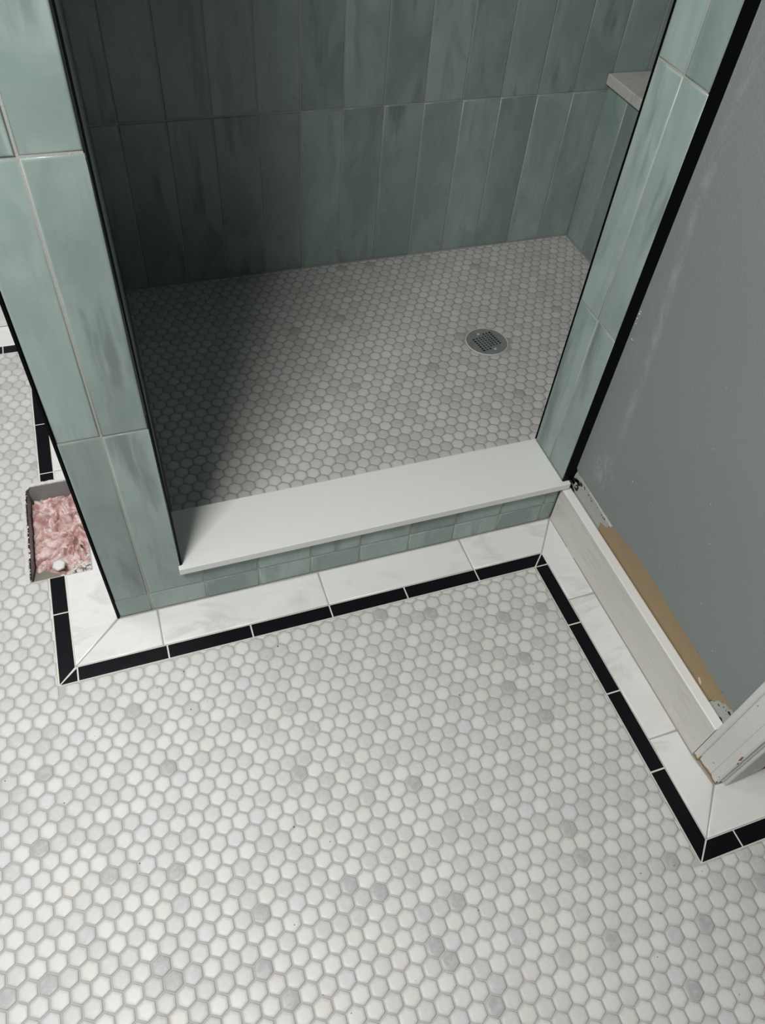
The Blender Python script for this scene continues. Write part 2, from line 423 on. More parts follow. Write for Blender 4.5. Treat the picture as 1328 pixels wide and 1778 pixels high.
# ------------------------------------------------------------------ hexagon mosaics
def clip(poly, a, b, c):
    """keep a x + b y <= c"""
    out = []
    for i in range(len(poly)):
        p, q = poly[i-1], poly[i]
        dp, dq = a*p[0]+b*p[1]-c, a*q[0]+b*q[1]-c
        if (dp <= 0) != (dq <= 0):
            s = dp/(dp-dq); out.append((p[0]+s*(q[0]-p[0]), p[1]+s*(q[1]-p[1])))
        if dq <= 0: out.append(q)
    return out
def tint(rnd):
    r = rnd.random()
    if r < 0.018: c = (0.37, 0.376, 0.376)
    elif r < 0.05: c = (0.61, 0.60, 0.56)
    elif r < 0.07: c = (0.595, 0.58, 0.565)
    elif r < 0.12: c = (0.48, 0.488, 0.484)
    elif r < 0.17: c = (0.565, 0.578, 0.58)
    else:
        k = rnd.uniform(0.51, 0.64); c = (k, k*1.003, k*0.985)
    return c
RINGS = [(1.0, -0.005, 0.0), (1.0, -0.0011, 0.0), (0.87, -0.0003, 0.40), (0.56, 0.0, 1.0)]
def hex_rings(bm, cl, poly, cx, cy, z, tc, dz=0.0):
    n = len(poly); gx = sum(p[0] for p in poly)/n; gy = sum(p[1] for p in poly)/n
    prev = None
    for s, zz, e in RINGS:
        cur = [bm.verts.new((gx+(p[0]-gx)*s-cx, gy+(p[1]-gy)*s-cy, z+zz+dz)) for p in poly]
        if prev:
            for i in range(n):
                j = (i+1) % n
                f = bm.faces.new((prev[i], prev[j], cur[j], cur[i])); f.smooth = True
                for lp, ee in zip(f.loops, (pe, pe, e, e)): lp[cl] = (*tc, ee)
        prev, pe = cur, e
    f = bm.faces.new(prev); f.smooth = True
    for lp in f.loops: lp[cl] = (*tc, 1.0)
FULL = {}
def hex_field(parent, Ma, Mb, O, region, z, rad, seed, name):
    rnd = random.Random(seed); tiles = []
    det = Ma[0]*Mb[1]-Ma[1]*Mb[0]
    xs = (region[0], region[2]); ys = (region[1], region[3])
    cs = [((x-O[0])*Mb[1]-(y-O[1])*Mb[0], (y-O[1])*Ma[0]-(x-O[0])*Ma[1]) for x in xs for y in ys]
    i0, i1 = int(min(c[0] for c in cs)/det)-2, int(max(c[0] for c in cs)/det)+2
    j0, j1 = int(min(c[1] for c in cs)/det)-2, int(max(c[1] for c in cs)/det)+2
    for i in range(i0, i1+1):
        for j in range(j0, j1+1):
            cx = O[0]+Ma[0]*i+Mb[0]*j + rnd.gauss(0, .00022); cy = O[1]+Ma[1]*i+Mb[1]*j + rnd.gauss(0, .00022)
            if not (xs[0]-.02 < cx < xs[1]+.02 and ys[0]-.02 < cy < ys[1]+.02): continue
            an0 = rnd.gauss(0, .010)
            poly = [(cx+rad*math.cos(math.radians(30+60*k)+an0), cy+rad*math.sin(math.radians(30+60*k)+an0)) for k in range(6)]
            tc = tint(rnd)
            q = yield_clip(name, poly, cx, cy)
            if not q or len(q) < 3 or abs(area2(q)) < 0.06*2.6*rad*rad: continue
            v = Vector((cx, cy, z)) - CAM
            dpt = v.dot(LK); px = 664+FPX*v.dot(RT)/dpt; py = 889+FPX*v.dot(DN)/dpt
            vis = 4 < px < 1324 and 4 < py < 1774
            if name == 'shower' and not (250 < px < 1010 and 430 < py < 850): vis = False
            tiles.append((dpt if vis else dpt+100, cx, cy, q, tc, rnd.gauss(0, .00015), len(q) == 6 and q == poly))
    return tiles
def yield_clip(name, poly, cx, cy):
    g = 0.0016
    if name == 'bath':
        q = poly
        inA = cy > -B and cx > A-0.03 
        # register opening with its broken lip
        if HY0-.02 < cy < HY1+.02 and cx > HX0-.04:
            if HY0 < cy < HY1: q = clip(q, 1, 0, HX0-0.004)
            elif cx > HX0: q = clip(q, 0, 1, HY0-.002) if cy < .4 else clip(q, 0, -1, -(HY1+.004))
        if cy > -0.02 and cx < 0.5:
            sx = SK*max(0, cy)
            if cx < 0.0+sx+0.0145 and (cy > 0 or cx < 0): q = clip(q, 1, 0, sx-g)
            else: q = clip(q, 0, 1, -g) if cx > -0.01 else q
        elif cy > -0.02 and cx < A+0.02: q = clip(q, 0, 1, -g)
        if cx > A-0.02 and cy > -B-0.006: q = clip(q, 1, 0, A-g)
        elif cx > A-0.02 and cy > -B-0.02: q = clip(q, 0, 1, -B-g)
        if cy > 1.0: q = clip(q, 0, 1, 1.0235-g)
        # anything left on the wrong side of the border
        if q:
            gx = sum(p[0] for p in q)/len(q); gy = sum(p[1] for p in q)/len(q)
            if (gx > SK*max(0, gy) and gy > -0.0005) or (gx > A and gy > -B): return None
        return q
    else:
        q = clip(poly, -1, 0, -(CX1+.003)); q = clip(q, 1, 0, XBENCH-.003) if q else q
        q = clip(q, 0, -1, -(YF+DEP+.001)) if q else q
        q = clip(q, 0, 1, YB-.003) if q else q
        if not q: return None
        d = math.hypot(cx-DC[0], cy-DC[1])
        if d < 0.0595: return None
        if d < 0.0595+0.018:
            nx, ny = (DC[0]-cx)/d, (DC[1]-cy)/d
            q = clip(q, nx, ny, nx*DC[0]+ny*DC[1]-0.0608)
        return q
DC = (1.1755, 0.6918)
def build_field(parent, tiles, z, rad, seed):
    rnd = random.Random(seed)
    tiles.sort(key=lambda t: t[0])
    # shared meshes for whole tiles, in assorted tints
    bank = []
    for k in range(48):
        bm = bmesh.new(); cl = bm.loops.layers.float_color.new('tint')
        poly = [(rad*math.cos(math.radians(30+60*i)), rad*math.sin(math.radians(30+60*i))) for i in range(6)]
        hex_rings(bm, cl, poly, 0, 0, 0, tint(rnd))
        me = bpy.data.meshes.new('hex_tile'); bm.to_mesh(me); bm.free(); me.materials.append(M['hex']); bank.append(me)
    nobj = 0; bm = bmesh.new(); cl = bm.loops.layers.float_color.new('tint')
    for dpt, cx, cy, q, tc, dz, whole in tiles:
        if nobj < 300 and dpt < 100 and whole:
            o = bpy.data.objects.new('hex_tile', bank[rnd.randrange(48)]); col.objects.link(o); o.parent = parent
            o.matrix_local = Matrix.Translation((cx, cy, z+dz)) @ Matrix.Rotation(rnd.choice(range(6))*math.pi/3 + math.atan2(q[0][1]-cy, q[0][0]-cx) - math.pi/6 if False else math.atan2(q[0][1]-cy, q[0][0]-cx) - math.pi/6, 4, 'Z')
            nobj += 1
        else:
            hex_rings(bm, cl, q, 0, 0, z, tc, dz)
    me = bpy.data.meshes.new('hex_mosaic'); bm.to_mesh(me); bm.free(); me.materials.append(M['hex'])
    o = link('hex_mosaic', me, None, parent); o['kind'] = 'stuff'
tl = hex_field(floor, (0.02894, -0.00038), (0.01435, 0.0249), (0.34234, -0.16735), (-0.85, -1.75, 1.95, 1.03), 0.0, 0.0157, 3, 'bath')
build_field(floor, tl, 0.0, 0.0157, 5)

# ------------------------------------------------------------------ shower floor and drain
R_D = 0.0575
bm = bmesh.new()
zt = ZS - 0.0012
NS = 48
outer = [(CX1-.01, YF+.02), (XBENCH+.02, YF+.02), (XBENCH+.02, YB+.01), (CX1-.01, YB+.01)]
circ = [bm.verts.new((DC[0]+(R_D+.0005)*math.cos(2*math.pi*k/NS), DC[1]+(R_D+.0005)*math.sin(2*math.pi*k/NS), zt)) for k in range(NS)]
rim = []
for k in range(NS):
    a = 2*math.pi*k/NS; dx, dy = math.cos(a), math.sin(a)
    s = min(((outer[1][0]-DC[0])/dx if dx > 1e-9 else 1e9), ((outer[0][0]-DC[0])/dx if dx < -1e-9 else 1e9), ((outer[2][1]-DC[1])/dy if dy > 1e-9 else 1e9), ((outer[0][1]-DC[1])/dy if dy < -1e-9 else 1e9))
    rim.append(bm.verts.new((DC[0]+dx*s, DC[1]+dy*s, zt)))
corner = []
for k in range(NS):
    j = (k+1) % NS; a, b = rim[k], rim[j]
    vs = [circ[k], a]
    if abs(a.co.x-b.co.x) > 1e-6 and abs(a.co.y-b.co.y) > 1e-6:
        cx_ = a.co.x if abs(a.co.x-outer[0][0]) < 1e-5 or abs(a.co.x-outer[1][0]) < 1e-5 else b.co.x
        cy_ = a.co.y if abs(a.co.y-outer[0][1]) < 1e-5 or abs(a.co.y-outer[2][1]) < 1e-5 else b.co.y
        vs.append(bm.verts.new((cx_, cy_, zt)))
    vs += [b, circ[j]]
    bm.faces.new(vs)
g = bmesh.ops.extrude_face_region(bm, geom=list(bm.faces))
for v in [e for e in g['geom'] if isinstance(e, bmesh.types.BMVert)]: v.co.z = 0.0
shf = struct(link('shower_floor', finish(bm, 'shower_floor'), M['grout_shower']))
tl = hex_field(shf, (0.02996, 0.0001), (0.01505, 0.02590), (0.90235, 0.62942), (CX1, YF+DEP, XBENCH, YB), ZS, 0.01625, 11, 'shower')
build_field(shf, tl, ZS, 0.01625, 9)

dr = bpy.data.objects.new('shower_drain', None); col.objects.link(dr); dr.location = (DC[0], DC[1], ZS)
thing(dr, 'round steel shower drain strainer with two screws set in hexagon mosaic', 'drain')
def lathe(prof, seg=48):
    bm = bmesh.new(); rows = []
    for k in range(seg):
        a = 2*math.pi*k/seg; rows.append([bm.verts.new((r*math.cos(a), r*math.sin(a), z)) for r, z in prof])
    for k in range(seg):
        p, q = rows[k], rows[(k+1) % seg]
        for i in range(len(prof)-1):
            f = bm.faces.new((p[i], q[i], q[i+1], p[i+1])); f.smooth = True
    return bm
link('drain_ring', finish(lathe([(0.0565, -0.03), (0.0565, 0.0004), (0.0572, 0.0010), (0.0592, 0.0008), (0.0596, -0.003)]), 'drain_ring'), M['grout_light'], dr)
link('drain_cup', finish(lathe([(0.0562, -0.002), (0.0562, -0.03), (0.0005, -0.032)]), 'drain_cup'), M['void'], dr)
# grate: plate round a square field of holes; bars and cross bars make the field
U1 = Vector((0.0142, -0.0716, 0)).normalized(); V1 = Vector((-U1.y, U1.x, 0))
hs = 0.0335
def sq(a):
    c, s = math.cos(a), math.sin(a); k = hs/max(abs(c), abs(s)); return c*k, s*k
bm = bmesh.new(); n = 64
for zz in (0,):
    inn = [bm.verts.new((*sq(2*math.pi*k/n + math.pi/4), 0.0006)) for k in range(n)]
    innb = [bm.verts.new((v.co.x, v.co.y, -0.002)) for v in inn]
    out = [bm.verts.new((0.0558*math.cos(2*math.pi*k/n + math.pi/4), 0.0558*math.sin(2*math.pi*k/n + math.pi/4), 0.0006)) for k in range(n)]
    outb = [bm.verts.new((v.co.x, v.co.y, -0.002)) for v in out]
    for k in range(n):
        j = (k+1) % n
        bm.faces.new((inn[k], out[k], out[j], inn[j])); bm.faces.new((innb[k], inn[k], inn[j], innb[j])); bm.faces.new((out[k], outb[k], outb[j], out[j]))
NB = 7; pitch = 2*hs/NB
for k in range(1, NB):
    y = -hs + k*pitch; add_box(bm, (-hs, y-pitch*.20, -.0015), (hs, y+pitch*.20, .0008))
for k in range(1, 8):
    x = -hs + k*2*hs/8; add_box(bm, (x-.0013, -hs, -.0014), (x+.0013, hs, .0004))
# blank cheeks: the perforated field is wider along one axis only
add_box(bm, (-hs, -hs, -.0014), (-hs+.010, hs*0.2, .0005)); add_box(bm, (hs-.010, -hs*0.2, -.0014), (hs, hs, .0005))
rotm = Matrix.Rotation(math.atan2(U1.y, U1.x), 4, 'Z')
link('grate', finish(bm, 'grate'), M['steel'], dr, rotm)
for sx_, sy_ in ((1.1634, .7251), (1.1841, .654)):
    bmx = lathe([(0.0001, .0004), (.0020, .0004), (.0024, .0016), (.0040, .0018), (.0046, .0008)], 20)
    link('screw', finish(bmx, 'screw'), M['steel_bright'], dr, Matrix.Translation((sx_-DC[0], sy_-DC[1], .0010)))

# ------------------------------------------------------------------ partition wall (left of the shower) and its tiled end
TK = 0.007; GR = 0.0016
pw = boxes('wall_left', [((CX0+.004, YF+GR, 0), (CX1-.004, YB+.01, TOPZ))], M['grout_wall'])
struct(pw)
FX = ((0, YF, 0), (1, 0, 0), (0, 0, 1), (0, -1, 0))
cols = [CX0+.0015, CXJ, CX1-.0015]
for c in range(2):
    for r in range(len(ROWS)-1):
        if r in (0, 1) and c == 1: continue
        wall_tile(pw, *FX, cols[c], cols[c+1], ROWS[r], ROWS[r+1])
# black edge strips of the end
boxes('edge_trim', [((CX0-.0026, YF-.0008, 0), (CX0+.0012, YF+.012, TOPZ))], M['profile'], pw)
boxes('edge_trim', [((CX1-.0012, YF-.0004, ZT), (CX1+.0018, YF+.012, TOPZ))], M['profile'], pw)
# inner face of the partition (towards the shower)
IN = ((CX1, 0, 0), (0, -1, 0), (0, 0, 1), (1, 0, 0))
yj = [YF+.0125] + [YF+.0125+.10+.1115*k for k in range(0, 9)] + [YB]
yj = [y for y in yj if y <= YB]
zr = [ZS, 0.5079, 0.9326, 1.357, 1.785, 2.21]
for i in range(len(yj)-1):
    if yj[i+1]-yj[i] < .02: continue
    for r in range(5):
        z0 = zr[r] if yj[i] > YF+DEP-.03 else max(zr[r], ZT)
        wall_tile(pw, *IN, -yj[i+1], -yj[i], z0, zr[r+1])
# painted outer face
boxes('painted_face', [((CX0-.0005, YF+.014, 0), (CX0+.004, 1.16, TOPZ))], M['paint_plain'], pw)

# ------------------------------------------------------------------ curb
curb = boxes('curb', [((CX1-.0045, YF+GR, 0), (XE, YF+DEP-.004, ZT-.018))], M['grout_wall'])
struct(curb)
xj = [CXJ, 0.2997, 0.4090, 0.5200, 0.6287, 0.7403, 0.8467, 0.9557, 1.0640, XE-.001]
for i in range(len(xj)-1):
    wall_tile(curb, *FX, xj[i], xj[i+1], 0, ROWS[1])
    if i == 0:
        wall_tile(curb, *FX, xj[0], xj[1], ROWS[1], ROWS[2], poly=[(CXJ, ROWS[1]), (0.2997, ROWS[1]), (0.2997, ZT-.017), (CX1-.0015, ZT-.017), (CX1-.0015, ROWS[2]), (CXJ, ROWS[2])])
    else:
        wall_tile(curb, *FX, xj[i], xj[i+1], ROWS[1], ZT-.017)
# threshold slab
def slab_obj(name, a, b, mt, bev, parent=None, horns=None):
    bm = bmesh.new()
    if horns:
        bot = []; top = []
        for x, y in horns: bot.append(bm.verts.new((x, y, a[2]))); top.append(bm.verts.new((x, y, b[2])))
        bm.faces.new(top); bm.faces.new(bot[::-1])
        for i in range(len(horns)):
            j = (i+1) % len(horns); bm.faces.new((bot[i], bot[j], top[j], top[i]))
    else: add_box(bm, a, b)
    bmesh.ops.recalc_face_normals(bm, faces=bm.faces)
    bmesh.ops.bevel(bm, geom=list(bm.edges), offset=bev, segments=3, affect='EDGES', profile=0.6)
    return link(name, finish(bm, name), mt, parent)
th = slab_obj('threshold', (0, 0, ZT-.0175), (0, 0, ZT), M['quartz'], 0.0018, horns=[(.2563, .1068), (1.1085, .1068), (1.1085, YF-.001), (XR-.0004, YF-.001), (XR-.0004, YF+DEP), (CX1+.0004, YF+DEP), (CX1+.0004, YF-.001), (.2563, YF-.001)])
thing(th, 'smooth white stone threshold capping the green tiled shower curb', 'threshold')

# ------------------------------------------------------------------ back wall
bw = boxes('wall_back', [((CX1-.01, YB+GR, 0), (XW+.02, YB+.06, TOPZ))], M['grout_wall']); struct(bw)
FB = ((0, YB, 0), (1, 0, 0), (0, 0, 1), (0, -1, 0))
xb = [CX1] + [0.3292+.1115*k for k in range(16)]
xb = [x for x in xb if x < XW-.02] + [XW]
for i in range(len(xb)-1):
    for r in range(5):
        wall_tile(bw, *FB, xb[i], xb[i+1], zr[r], zr[r+1])

# ------------------------------------------------------------------ bench in the shower
bench = boxes('wall_bench', [((XBENCH+GR, YF+DEP, 0), (XW, YB, .5248))], M['grout_wall']); struct(bench, 'green tiled riser of the built in shower bench')
FN = ((XBENCH, 0, 0), (0, -1, 0), (0, 0, 1), (-1, 0, 0))
yb = [YB] + [1.0385-.1115*k for k in range(8)]
for i in range(len(yb)-1):
    wall_tile(bench, *FN, -yb[i], -yb[i+1], ZS, 0.5215)
bt = slab_obj('bench_top', (1.651, YF+DEP+.002, .5250), (XW, YB-.001, .5537), M['marble_dark'], 0.004)
thing(bt, 'pale grey marble bench seat slab with eased edge against back shower wall', 'bench top')
sr = boxes('wall_shower_right', [((XW+GR, YF, 0), (XW+.06, YB, TOPZ))], M['grout_wall']); struct(sr)
FS = ((XW, 0, 0), (0, -1, 0), (0, 0, 1), (-1, 0, 0))
yq = [YB-.1115*k for k in range(8)] + [YF+DEP]
for i in range(len(yq)-1):
    for r in range(1, 5): wall_tile(sr, *FS, -yq[i], -yq[i+1], max(zr[r], .5537), zr[r+1])

# ------------------------------------------------------------------ stub wall with the tiled jamb
jw = boxes('wall_front', [((XR+GR, YF+.006, 0), (XW+.02, YF+DEP-.002, TOPZ))], M['grout_wall']); struct(jw)
FJ = ((XR, 0, 0), (0, -1, 0), (0, 0, 1), (-1, 0, 0))
yjj = [YF+DEP-.0012, 0.1842, YF+.001]; zj = [ZT, 0.5079, 0.9326, 1.357, 1.785, 2.21]
for i in range(2):
    for r in range(5): wall_tile(jw, *FJ, -yjj[i], -yjj[i+1], zj[r], zj[r+1])
boxes('edge_trim', [((XR-.0006, YF-.0012, ZT), (XG+.0015, YF+.0010, TOPZ))], M['profile'], jw)
boxes('edge_trim', [((XR-.0006, YF+DEP-.0012, ZT), (XR+.010, YF+DEP+.0010, TOPZ))], M['profile'], jw)

# ------------------------------------------------------------------ grey wall on the right with its torn lower edge
YW1 = YDOOR + 0.008
wr = boxes('wall_right', [((XG+.006, YW1, 0), (XG+.118, YF-.0015, TOPZ))], M['board']); struct(wr)
WF = ((XG+.006, 0, 0), (0, 1, 0), (0, 0, 1), (-1, 0, 0))
cut = [(YF-.0015, .168), (.1071, .1600), (.03, .1595), (-.0441, .1575), (-.12, .1690), (-.1845, .1715), (-.27, .1640), (-.35, .1610), (-.4261, .1555), (-.447, .1535), (-.47, .1500), (YW1, .150)]
cut2 = []
rnd = random.Random(4)
for (a0, b0), (a1, b1) in zip(cut, cut[1:]):
    k = max(1, int(abs(a1-a0)/.004))
    for q in range(k):
        s = q/k; cut2.append((a0+(a1-a0)*s, b0+(b1-b0)*s + rnd.uniform(-.0006, .0006)))
cut2.append(cut[-1])
plate('paint_skin', [(YF-.0015, TOPZ), *cut2, (YW1, TOPZ)], WF, .006, M['paint'], wr)
brown = [(-.0077, .1277), (-.0108, .1058), (-.0346, .0953), (-.0733, .09), (-.422, .09), (-.4238, .1139), (-.4304, .12), (-.4342, .1322), (-.4433, .1366), (-.4468, .1438), (-.4584, .1444), (-.4625, .1515), (-.43, .158), (-.35, .163), (-.27, .166), (-.1845, .1735), (-.12, .171), (-.0441, .1595), (-.0379, .1427), (-.0246, .1325)]
plate('torn_paper', ragged(brown, .005, .0007, 3), WF, .0048, M['kraft'], wr)['label'] = 'brown kraft paper face bared below the torn paint'
plate('mortar_patch', ragged([(.112, .163), (.119, .13), (.112, .09), (-.060, .09), (-.060, .150), (-.0455, .158), (.03, .1605), (.107, .161)], .005, .001, 5), WF, .0044, M['mortar'], wr)
plate('mortar_edge', ragged([(.112, .170), (.098, .158), (.03, .154), (-.036, .149), (-.0445, .1585), (.03, .162), (.1071, .1625)], .003, .0012, 8), WF, .0056, M['crumb'], wr)
plate('peeled_paint', ragged([(-.4255, .1135), (-.4305, .1205), (-.434, .1322), (-.4433, .1375), (-.4468, .144), (-.458, .145), (-.4625, .15), (-.49, .147), (-.49, .09), (-.42, .09)], .004, .0010, 6), WF, .0053, M['mortar'], wr)
holes = [(.1105, .1335, .0080), (.103, .1390, .0070), (.099, .1290, .006), (.0964, .1400, .006), (.0864, .1458, .0040), (.0977, .1223, .006), (.1070, .1250, .004), (.1140, .1260, .005), (.1090, .1060, .0105), (.1010, .1010, .0055), (.116, .113, .006), (.0744, .1497, .0022), (.0715, .147, .0018), (.054, .1474, .0024), (.0450, .1475, .0015), (.0347, .1512, .0012), (.0400, .144, .0020), (.0171, .1483, .0012), (-.0026, .146, .0020), (-.0090, .1455, .0018), (-.0148, .1473, .0022), (-.0347, .1439, .0018), (-.4405, .1256, .0026), (-.4490, .1350, .0014), (-.4560, .1352, .0012), (-.4625, .1389, .0048), (-.4600, .1066, .0060), (-.4680, .1060, .0040), (-.4699, .1490, .0030)]
for i, (y, z, r) in enumerate(holes):
    rr = random.Random(i+30)
    if r >= .004 and y > 0: r *= 1.5
    pl = [(y + r*rr.uniform(.6, 1.1)*math.cos(a*math.tau/9), z + .75*r*rr.uniform(.6, 1.15)*math.sin(a*math.tau/9)) for a in range(9)]
    plate('mortar_gap_shade', pl, ((XG+.0006, 0, 0), (0, 1, 0), (0, 0, 1), (-1, 0, 0)), .0004, M['void'], wr)  # flat black plates paint the dark of holes in the mortar
for i, (y, z, r) in enumerate([(.1015, .1335, .0045), (.1040, .1255, .0042), (.098, .1265, .003)]):
    rr = random.Random(i+70)
    pl = [(y + r*rr.uniform(.5, 1.2)*math.cos(a*math.tau/9), z + r*rr.uniform(.5, 1.2)*math.sin(a*math.tau/9)) for a in range(9)]
    plate('plaster_blob', pl, ((XG+.0006, 0, 0), (0, 1, 0), (0, 0, 1), (-1, 0, 0)), .0012, M['mortar'], wr)
plate('filler_dab', ragged([(-.3822, .1235), (-.3905, .1175), (-.3925, .1135), (-.3890, .1125), (-.3850, .1155), (-.3800, .118)], .003, .0006, 2), WF, .0056, simple('pale_pink_filler', (0.66, 0.52, 0.44), 0.8), wr)
chips = []
rr = random.Random(12)
for y, z, r in [(.113, .57, .0020), (.1125, .575, .0016), (.1135, .56, .0018), (.112, .55, .0015), (.105, .519, .0014), (.1075, .520, .0016), (-.04, .292, .0011), (-.10, .30, .0009), (-.125, .602, .0010), (-.19, .21, .0010), (-.25, .36, .0012), (-.30, .25, .0008), (-.21, .42, .0009), (-.16, .50, .0010), (-.14, .505, .0007), (-.34, .20, .0009), (-.36, .23, .0008), (-.37, .20, .0009)]:
    chips.append((XG-.0002, y, z, r))
lumps('paint_chips', chips, M['crumb'], wr, 5)

# marble baseboard on the grey wall
def extrude_y(name, prof, y0, y1, mt, parent=None, bev=0.0, seg=1):
    bm = bmesh.new(); rows = []
    for k in range(seg+1):
        y = y0+(y1-y0)*k/seg; rows.append([bm.verts.new((x, y, z)) for x, z in prof])
    for a, b in zip(rows, rows[1:]):
        for i in range(len(prof)):
            j = (i+1) % len(prof); bm.faces.new((a[i], a[j], b[j], b[i]))
    bm.faces.new(rows[0]); bm.faces.new(rows[-1][::-1])
    return link(name, finish(bm, name), mt, parent)
bb = extrude_y('baseboard_right', [(XE, .0006), (XE, .1045), (XE+.0016, .1075), (XE+.004, .1085), (XG-.0010, .1085), (XG-.0010, .0006)], YF-.002, -.4745, M['marble_base']); struct(bb)
extrude_y('lit_top_strip', [(XE-.0004, .1066), (XE-.0004, .1084), (XE+.0008, .1092), (1.1140, .1092), (1.1140, .1066)], YF-.0025, -.4742, M['quartz'], bb)  # whiter layer painting the light caught on the baseboard's top; same stone below

# ------------------------------------------------------------------ door casing at the end of the grey wall
dc = bpy.data.objects.new('door_1', None); col.objects.link(dc); dc.location = (XG, -.5, 0)
dc['kind'] = 'structure'; dc['label'] = 'old white painted door casing and jamb with chipped foot'
def cas(name, prof, z0, z1, mt, wavy=0.0, seed=0, off=0.0):
    """vertical moulding: plan profile (x, y) counter clockwise, ragged foot"""
    rnd = random.Random(seed); bm = bmesh.new()
    pts = []
    for i in range(len(prof)):
        a, b = prof[i], prof[(i+1) % len(prof)]; d = math.dist(a, b); k = max(1, int(d/.0035)) if wavy else 1
        for j in range(k): pts.append((a[0]+(b[0]-a[0])*j/k, a[1]+(b[1]-a[1])*j/k))
    bot = [bm.verts.new((x, y, z0+(rnd.uniform(0, wavy) + .5*wavy*math.sin(y*180) if wavy else 0))) for x, y in pts]
    top = [bm.verts.new((x, y, z1)) for x, y in pts]
    bm.faces.new(top); bm.faces.new(bot[::-1])
    for i in range(len(pts)):
        j = (i+1) % len(pts); bm.faces.new((bot[i], bot[j], top[j], top[i]))
    o = link(name, finish(bm, name), mt, dc); o.matrix_parent_inverse = Matrix.Translation(-dc.location)
    return o
prof = [(XG, -.4755), (1.0965, -.4755), (1.0955, -.4770), (1.0955, -.4850), (1.0965, -.4868), (1.0995, -.4885), (1.1000, -.4900), (1.1015, -.5190), (1.1030, -.5202), (1.1022, -.5250), (1.1012, -.5300), (1.1016, -.5350), (1.1035, -.5378),
        (1.1085, -.5382), (1.1095, -.5368), (1.1115, -.5362), (1.1130, -.5372), (1.1140, -.5392), (1.1165, -.5398), (1.1180, -.5385), (1.1195, -.5370), (1.124, -.5370), (1.124, -.4755)]
cas('casing', prof, .0075, TOPZ, M['white_paint'], .003, 3)
cas('casing_core', [(x+.0012 if x < 1.11 else x, y+.001 if y < -.5 else y-.001) for x, y in prof], .0008, .02, M['bare_wood'])['label'] = 'bare brown wood where the foot of the casing is chipped'
cas('jamb_board', [(1.1195, -.5300), (1.1195, -.5440), (1.1215, -.5455), (1.1300, -.5455), (1.199, -.5415), (1.199, -.5300)], .0012, TOPZ, M['white_paint'])
cas('jamb_gap', [(1.190, -.5300), (1.195, -.5400), (1.9, -.5370), (1.9, -.5300)], .0, .008, M['red_paint'])
cas('door_lining', [(1.1985, -.5280), (1.1985, -.5385), (1.9, -.5350), (1.9, -.5280)], .0085, TOPZ, M['white_paint'])
# chips on the casing
def chip(y, z, ry, rz, mt, seed, x=1.1005):
    rr = random.Random(seed)
    pl = [(y + ry*rr.uniform(.5, 1.2)*math.cos(a*math.tau/9), z + rz*rr.uniform(.5, 1.2)*math.sin(a*math.tau/9)) for a in range(9)]
    o = plate('paint_chip', pl, ((x, 0, 0), (0, 1, 0), (0, 0, 1), (-1, 0, 0)), .0006, mt, dc); o.matrix_parent_inverse = Matrix.Translation(-dc.location)
chip(-.5350, .118, .0022, .010, M['red_paint'], 1, 1.1016); chip(-.5366, .100, .0012, .004, M['void'], 2, 1.1030)
chip(-.5330, .030, .0008, .0012, M['void'], 3, 1.1014); chip(-.5100, .040, .0008, .0014, M['void'], 4, 1.1010); chip(-.4930, .240, .0008, .0014, M['void'], 5, 1.1004)
chip(-.5365, .012, .0014, .004, M['void'], 8, 1.1028)

# ------------------------------------------------------------------ register opening: insulation, flap, rubble, loose tile
hd = .068
boxes('opening_side', [((HX0-.002, HY1-.004, -hd), (HX1+.002, HY1+.001, -.0015))], M['duct'], floor)['label'] = 'grey metal far side of the floor opening'
boxes('opening_side', [((HX0-.006, HY0, -hd), (HX0+.002, HY1, -.006))], M['duct'], floor)
boxes('shadow_strip', [((HX0-.001, HY0+.01, -.0062), (HX0+.0022, HY1-.01, -.0056))], M['void'], floor)  # black strip painting the shadow line inside the opening's left edge
boxes('opening_side', [((HX1-.002, HY0, -hd), (HX1+.003, HY1, -.008))], M['mortar'], floor)
bm = bmesh.new(); nx, ny = 70, 130; vs = []
for j in range(ny+1):
    row = []
    for i in range(nx+1):
        x = HX0+.004 + (HX1-HX0-.006)*i/nx; y = HY0+.002 + (HY1-HY0-.008)*j/ny
        p = Vector((x*20, y*20, 1.3)); w = noise.noise(p*0.8) * 1.2
        h = noise.noise(Vector((x*26+w, y*34-w, .3)))*.017 + (1-min(1, abs(noise.noise(Vector((x*30+w*1.6, y*42+w*1.5, 4.1)))*3.2)))**2*-.016 + (1-abs(noise.noise(Vector((x*60+w*2, y*75+w*2, 9.1)))*2.0))*.005 + noise.noise(Vector((x*150, y*150, 2)))*.0022
        e = min((x-HX0)/.012, (HX1-x)/.010, 1.0); e2 = min((HY1-y)/.03, 1.0)
        h = h*max(0.2, e) - .034 - .022*(1-max(0, e2)) - .006*(1-max(0, e))
        row.append(bm.verts.new((x, y, h)))
    vs.append(row)
for j in range(ny):
    for i in range(nx):
        f = bm.faces.new((vs[j][i], vs[j][i+1], vs[j+1][i+1], vs[j+1][i])); f.smooth = True
g = bmesh.ops.extrude_face_region(bm, geom=list(bm.faces))
for v in [e for e in g['geom'] if isinstance(e, bmesh.types.BMVert)]: v.co.z = -.072
ins = link('insulation', finish(bm, 'insulation'), M['pink'])
thing(ins, 'crumpled pink glass wool insulation stuffed in the rectangular floor opening', 'insulation')
